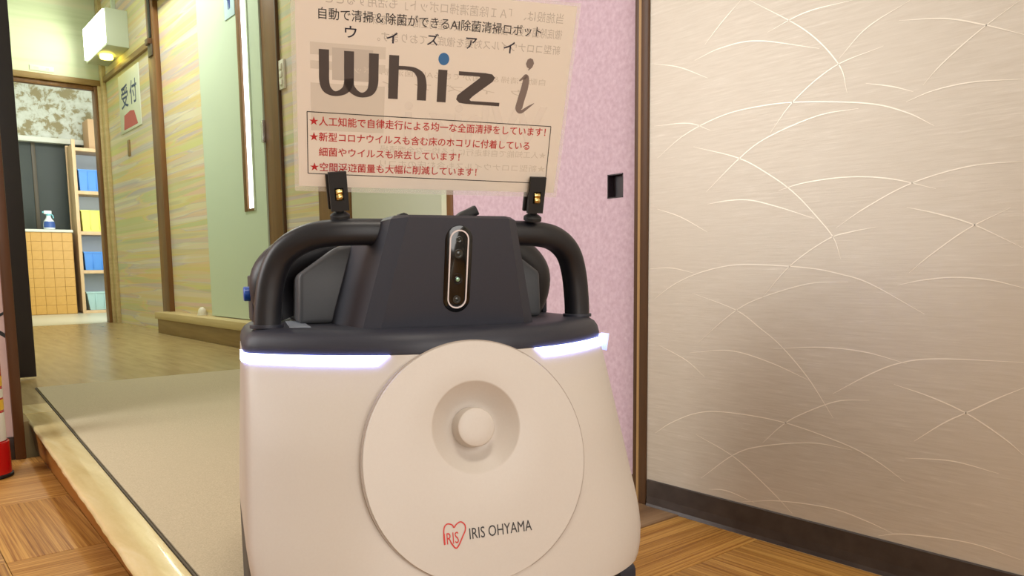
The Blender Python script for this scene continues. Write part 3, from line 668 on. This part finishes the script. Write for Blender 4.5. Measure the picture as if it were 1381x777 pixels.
# hood
def hx(P): return P+[(-x, y, z) for x, y, z in P[::-1]]
lo = [(.086, .071, .385), (.103, .086, .385), (.124, .20, .385), (.115, .37, .385)]
hi = [(.058, .047, .506), (.073, .064, .505), (.088, .19, .502), (.08, .33, .492)]
hi2 = [(.055, .052, .509), (.068, .068, .509), (.083, .19, .506), (.076, .325, .496)]
bm = loft([hx(lo), hx(hi), hx(hi2)]); hd = from_bm('hood', bm, 'deck', rb, 12)
pd = [(.160, .386), (.158, .446), (.112, .479), (.06, .49)]
bm = bmesh.new(); F = [(x, .185, z) for x, z in pd]+[(-x, .185, z) for x, z in pd[::-1]]; G = [(x*.97, .385, z-.01 if z > .4 else z) for x, y, z in F]
bm = loft([F, G]); bmesh.ops.bevel(bm, geom=bm.edges[:], offset=.006, segments=3, affect='EDGES', profile=.5); from_bm('rear_housing', bm, 'deck2', rb, 30)
# sensor window on the hood
p0 = Vector((0, .071, .385)); p1 = Vector((0, .047, .506)); dv = (p1-p0).normalized(); nv = Vector((1, 0, 0)).cross(dv)
MH = Matrix(((1, 0, nv.x, p0.x), (0, dv.y, nv.y, p0.y), (0, dv.z, nv.z, p0.z), (0, 0, 0, 1)))
def caps(hw, y0, y1, d, k=14):
    out = []
    for c, a0 in ((y1-hw, 0), (y0+hw, 180)):
        for i in range(k+1): a = math.radians(a0+180*i/k); out.append((hw*math.cos(a), c+hw*math.sin(a), d))
    return out
bm = loft([caps(.0158, .017, .1155, -.004), caps(.0158, .017, .1155, .0006), caps(.0148, .018, .1145, .0012)]); sw_ = from_bm('sensor_window', bm, 'glass_black', hd, 40); sw_.data.transform(MH)
bm = loft([caps(.0112, .0218, .1108, .001), caps(.0112, .0218, .1108, .0024), caps(.0097, .0233, .1093, .0024), caps(.0097, .0233, .1093, .0011)], False, False); o = from_bm('sensor_ring', bm, 'ring_white', sw_); o.data.transform(MH)
for y, r, ri, mm_ in ((.100, .0036, .0016, 'lens_dark'), (.084, .0052, .0026, 'lens_dark'), (.055, .0068, .0036, 'lens_green'), (.032, .0046, .0022, 'lens_dark')):
    def c_(rr_, d): return [(rr_*math.cos(2*math.pi*i/24), y+rr_*math.sin(2*math.pi*i/24), d) for i in range(24)]
    o = from_bm('lens', loft([c_(r, .0011), c_(r, .0017), c_(r*.8, .0019), c_(ri*1.15, .0014), c_(ri, .0014), c_(ri*.5, .0022)]), 'lens' if r < .006 else 'lens_dark', sw_, 40); o.data.transform(MH)
    if mm_ == 'lens_green':
        o2 = from_bm('lens_glint', loft([c_(.0026, .0015), c_(.0022, .0026), c_(.001, .003)]), mm_, sw_, 40); o2.data.transform(MH)
# carry handles (front loops)
for s in (-1, 1):
    path = catmull([(s*.199, .157, .378), (s*.197, .155, .41), (s*.191, .151, .445), (s*.178, .143, .471), (s*.153, .130, .487), (s*.12, .117, .4925), (s*.066, .108, .493)], 6)
    bm = sweep(path, rrect(.030, .033, .0125, 5), (0, 1, 0)); from_bm('carry_handle', bm, 'handle', rb, 50)
    cyl('handle_foot', (s*.199, .157, .3855), .019, .004, 'deck', rb)
# folded push handle behind
for s in (-1, 1):
    bm = sweep(catmull([(s*.10, .26, .478), (s*.148, .265, .470), (s*.177, .27, .447), (s*.180, .275, .42), (s*.170, .28, .394)], 6), rrect(.056, .06, .026, 5), (0, 1, 0)); pu = from_bm('push_handle', bm, 'handle', rb, 50)
    box('hinge_plate', (s*.203-.004, s*.203+.004, .27, .34, .385, .445), 'deck', pu, .003)
    cyl('blue_button', (s*.206+(.0 if s < 0 else .009), .30, .421), .0095, .009, 'blue_btn', pu, 'X')
    bm = loft([[(s*.2, y, .362), (s*.214, y, .362), (s*.222, y, .334), (s*.2, y, .332)] for y in (.27, .31)]); bmesh.ops.bevel(bm, geom=bm.edges[:], offset=.003, segments=2, affect='EDGES'); from_bm('blue_lever', bm, 'blue_btn', rb, 40)
# details on top
prism('deck_label', [(-.167, .282), (-.148, .288), (-.154, .125), (-.176, .136)], .3862, .387, 'deck_label', rb)
bm = sweep(catmull([(.026, .15, .500), (.036, .152, .513), (.048, .153, .519), (.056, .152, .523)], 4), rrect(.012, .02, .004, 3), (0, 1, 0)); from_bm('strap_tab', bm, 'rubber', rb, 40)
bm = sweep(catmull([(-.046, .16, .508), (-.036, .16, .5155), (-.026, .16, .508)], 4), rrect(.006, .02, .002, 3), (0, 1, 0)); from_bm('strap_tab', bm, 'rubber', rb, 40)

# ================================================================== NOTICE SHEET
RM = Matrix.Translation(RL) @ Matrix.Rotation(RZ, 4, 'Z')
ctr = Vector((-.017, .068, .637)); ex_ = Vector((.9943, -.106, -.010)).normalized(); ez_ = Vector((-.030, -.371, .928)); ez_ = (ez_-ex_*ez_.dot(ex_)).normalized(); en_ = ex_.cross(ez_)
SHM = Matrix(((ex_.x, ez_.x, en_.x, ctr.x), (ex_.y, ez_.y, en_.y, ctr.y), (ex_.z, ez_.z, en_.z, ctr.z), (0, 0, 0, 1)))
ns = empty('notice_sheet', (0, 0, 0)); ns.matrix_world = RM @ SHM @ Matrix.Translation((0, -.108, 0))
tag(ns, 'laminated notice sheet with large logo and red lines clipped above the robot', 'notice')
I4 = Matrix.Translation((0, .108, 0)); mmM = I4 @ Matrix.Diagonal((.001, .001, .001, 1))
def fsheet(name, x0, x1, y0, y1, d0, d1, material, parent):
    bm = bmesh.new(); bm_box(bm, x0, x1, y0, y1, d0, d1); me = bpy.data.meshes.new(name); bm.to_mesh(me); bm.free(); me.transform(I4); return link(name, me, material, parent)
pp = fsheet('paper', -.148, .1485, -.1025, .1045, -.0003, 0, 'paper', ns)
bm = bmesh.new()
for a in ((-.1525, .1525, -.108, -.1025), (-.1525, .1525, .1045, .108), (-.1525, -.148, -.1025, .1045), (.1485, .1525, -.1025, .1045)): bm_box(bm, *a, -.0003, .0001)
me = bpy.data.meshes.new('film'); bm.to_mesh(me); bm.free(); me.transform(I4); link('laminate_margin', me, 'film', ns)
def lay(k): return I4 @ Matrix.Translation((0, 0, .00005+.00006*k)) @ Matrix.Diagonal((.001, .001, 1, 1))
# show-through of the print on the back
G0 = lay(1)
for r in ((-134, -57, 36, 48, 'ghost'), (-134, -57, 22, 30, 'ghost'), (-134, -57, -41, 8, 'ghost'), (-112, -70, 12, 44, 'ghost2')):
    flat('show_through_patch', poly2d([(r[0], r[2]), (r[1], r[2]), (r[1], r[3]), (r[0], r[3])]), r[4], pp, lay(0 if r[4] == 'ghost' else .5))
text('show_through_lettering', '当施設は、「ＡＩ除菌清掃ロボット」も活用すること', -118, 134.5, 85.5, 96, 'ghost2', pp, G0, True)
text('show_through_lettering', '徹底除菌を更に強化し、より良い室内空間の清浄を保ち、', -85, 135, 69.5, 79.5, 'ghost2', pp, G0, True)
text('show_through_lettering', '新型コロナウイルス対策を徹底しております。', -66, 135, 53.5, 63, 'ghost2', pp, G0, True)
text('show_through_lettering', '自動で清掃＆除菌ができるAI除菌清掃ロボット', -100, 122, 20, 27, 'ghost', pp, G0, True)
text('show_through_lettering', 'ウ  ィ  ズ  ア  イ', -60, 100, 7, 14, 'ghost', pp, G0, True)
text('show_through_lettering', 'Whiz i', -35, 128, -46, -3, 'ghost0', pp, G0, True, .02)
text('show_through_lettering', '★人工知能で自律走行による均一な全面清掃', -60, 133, -62, -54, 'ghost', pp, G0, True)
text('show_through_lettering', '★新型コロナウイルスも含む床のホコリ', -60, 134, -78, -70, 'ghost', pp, G0, True)
# printed text
T1 = lay(2)
text('title_lettering', '自動で清掃＆除菌ができるAI除菌清掃ロボット', -125.4, 111, 70.2, 81.4, 'ink_black', pp, T1, bold=.004)
for ch, x, y, s in (('ウ', -93.2, 60.2, 11.5), ('ィ', -50.7, 57.8, 11), ('ズ', -7.7, 59.3, 12), ('ア', 34.1, 58.4, 11.5), ('イ', 76.4, 57.4, 12)):
    text('reading_character', ch, x-s*.52, x+s*.52, y-s*.5, y+s*.5, 'ink_navy', pp, T1, bold=.01)
lo_ = empty('logo', (0, 0, 0)); lo_.parent = pp
def lgs(nm, P, mt_='ink_grey', k=8): return flat(nm, stroke2d(P, k), mt_, lo_, T1)
def lgp(nm, P, mt_='ink_grey'): return flat(nm, poly2d(P), mt_, lo_, T1)
bpy.data.objects.remove(lo_); lo_ = pp
lgs('logo_letter', [(-120.2, 41.6, 5.2), (-120.2, 25, 5.2), (-120, 10, 5.1), (-117, 2, 4.4), (-108.7, -1.9, 2.5), (-99, 2, 3.8), (-95, 10, 4.9), (-94.7, 25, 5.1), (-94.7, 41.5, 5.1)])
lgs('logo_letter', [(-94.7, 14, 5.0), (-93.2, 6, 4.4), (-87, 0, 3.2), (-80, -1.7, 2.5), (-72.5, 2, 4.0), (-69.3, 10, 5.0), (-69.1, 25, 5.1), (-69.1, 41, 5.1)])
lgp('logo_letter', [(-53.2, -3.8), (-42.8, -3.8), (-42.7, 40.8), (-53.2, 40.8)])
lgs('logo_letter', [(-43.5, 28.6, 1.9), (-34, 28.7, 1.9), (-25.5, 27.2, 2.6), (-19, 21.5, 4.4), (-17.1, 13, 5), (-17, 5, 5), (-17, -3.7, 5)])
lgp('logo_letter', [(-.1, -4.3), (9.9, -4.3), (9.9, 29.6), (-.1, 29.6)])
lgp('logo_dot', [(5.2+5.9*math.cos(i*math.pi/16), 40.6+6.3*math.sin(i*math.pi/16)) for i in range(32)], 'ink_blue')
lgp('logo_letter', [(22.6, 29.3), (52, 29.2), (60, 28.4), (63.5, 25), (61, 20.5), (40, 4), (36.5, .3), (38, -1.2), (71, -1.3), (71, -5.2), (32, -4.6), (25, -3.8), (21.5, -.5), (22.5, 4), (27, 8), (46.5, 23.8), (46, 25.2), (22.7, 25.2)])
lgs('logo_letter', [(91.6, 23.6, .7), (96, 27, 1.6), (99, 27.6, 3.2), (98.6, 17, 4.0), (95.5, 2, 4.1), (94.3, -6.5, 4.0), (97.5, -9.5, 2.0), (104, -5, 1.4), (111.4, .3, .3)], 'ink_taupe')
lgp('logo_dot', [(97.2, 42), (98.6, 46.5), (101.6, 48.2), (104.8, 47), (106.4, 43), (104.8, 38.5), (101, 35.2), (100.3, 35.6), (101.3, 37.2), (98.8, 38.4)], 'ink_taupe')
bx = [(-138.1, -21.9), (135, -24.4), (136.5, -91.2), (-138.2, -88)]
for i in range(4):
    a, b = bx[i], bx[(i+1) % 4]; flat('box_line', stroke2d([(a[0], a[1], .45), (b[0], b[1], .45)]), 'ink_black', pp, T1)
for s, x0, x1, y0, y1 in (('★人工知能で自律走行による均一な全面清掃をしています！', -136, 129.4, -36.2, -26.2), ('★新型コロナウイルスも含む床のホコリに付着している', -136, 111.8, -52.6, -42.8), ('細菌やウイルスも除去しています！', -126.6, 30, -68.6, -59), ('★空間浮遊菌量も大幅に削減しています！', -136, 51.2, -85.4, -75.6)):
    text('red_lettering', s, x0, x1, y0, y1, 'ink_red', pp, T1, bold=.012)

# ---- clips that hold the sheet
def clip(lx, ly, lz, label, tilt):
    c = empty('sign_clip', (0, 0, 0)); c.matrix_world = RM @ Matrix.Translation((lx, ly, lz)) @ Matrix.Rotation(math.radians(18), 4, 'X') @ Matrix.Rotation(math.radians(tilt), 4, 'Y')
    tag(c, label, 'clip', 'black clips holding the notice sheet')
    bm = bmesh.new()
    w, h0, h1 = .0098, .004, .047
    for a in ((-w, w, h0, h0+.012), (-w, w, h1-.017, h1), (-w, -w+.005, h0+.012, h1-.017), (w-.005, w, h0+.012, h1-.017)): bm_box(bm, a[0], a[1], -.007, -.002, a[2], a[3])
    from_bm('front_jaw', bm, 'rubber', c); box('back_jaw', (-w-.0015, w-.002, .004, .009, h0, h1-.004), 'rubber', c, .001); box('window_back', (-w+.004, w-.004, -.0035, -.0025, h0+.011, h1-.016), 'black', c, 0)
    bm = lathe([(.0035, -.0035), (.0042, -.0025), (.0042, .0025), (.0035, .0035)], 20); bmesh.ops.rotate(bm, verts=bm.verts, matrix=Matrix.Rotation(math.radians(90), 3, 'Y')); o = from_bm('spring', bm, 'brass', c, 40); o.location = (0, -.006, .0195)
    bm = lathe([(.0035, -.0035), (.0038, -.0025), (.0038, .0025), (.0035, .0035)], 20); bmesh.ops.rotate(bm, verts=bm.verts, matrix=Matrix.Rotation(math.radians(90), 3, 'Y')); o = from_bm('spring', bm, 'brass', c, 40); o.location = (0, -.005, .025)
    from_bm('ball_joint', lathe([(.003, 0), (.0048, .0015), (.0052, .004), (.0035, .0075)], 20), 'rubber', c, 50)
    from_bm('foot', lathe([(.011, -.006), (.011, -.002), (.007, .001)], 20), 'rubber', c, 50)
clip(-.1185, .116, .514, 'black clip holding the left bottom edge of the notice', -6)
clip(.1105, .100, .514, 'black clip holding the right bottom edge of the notice', -1)
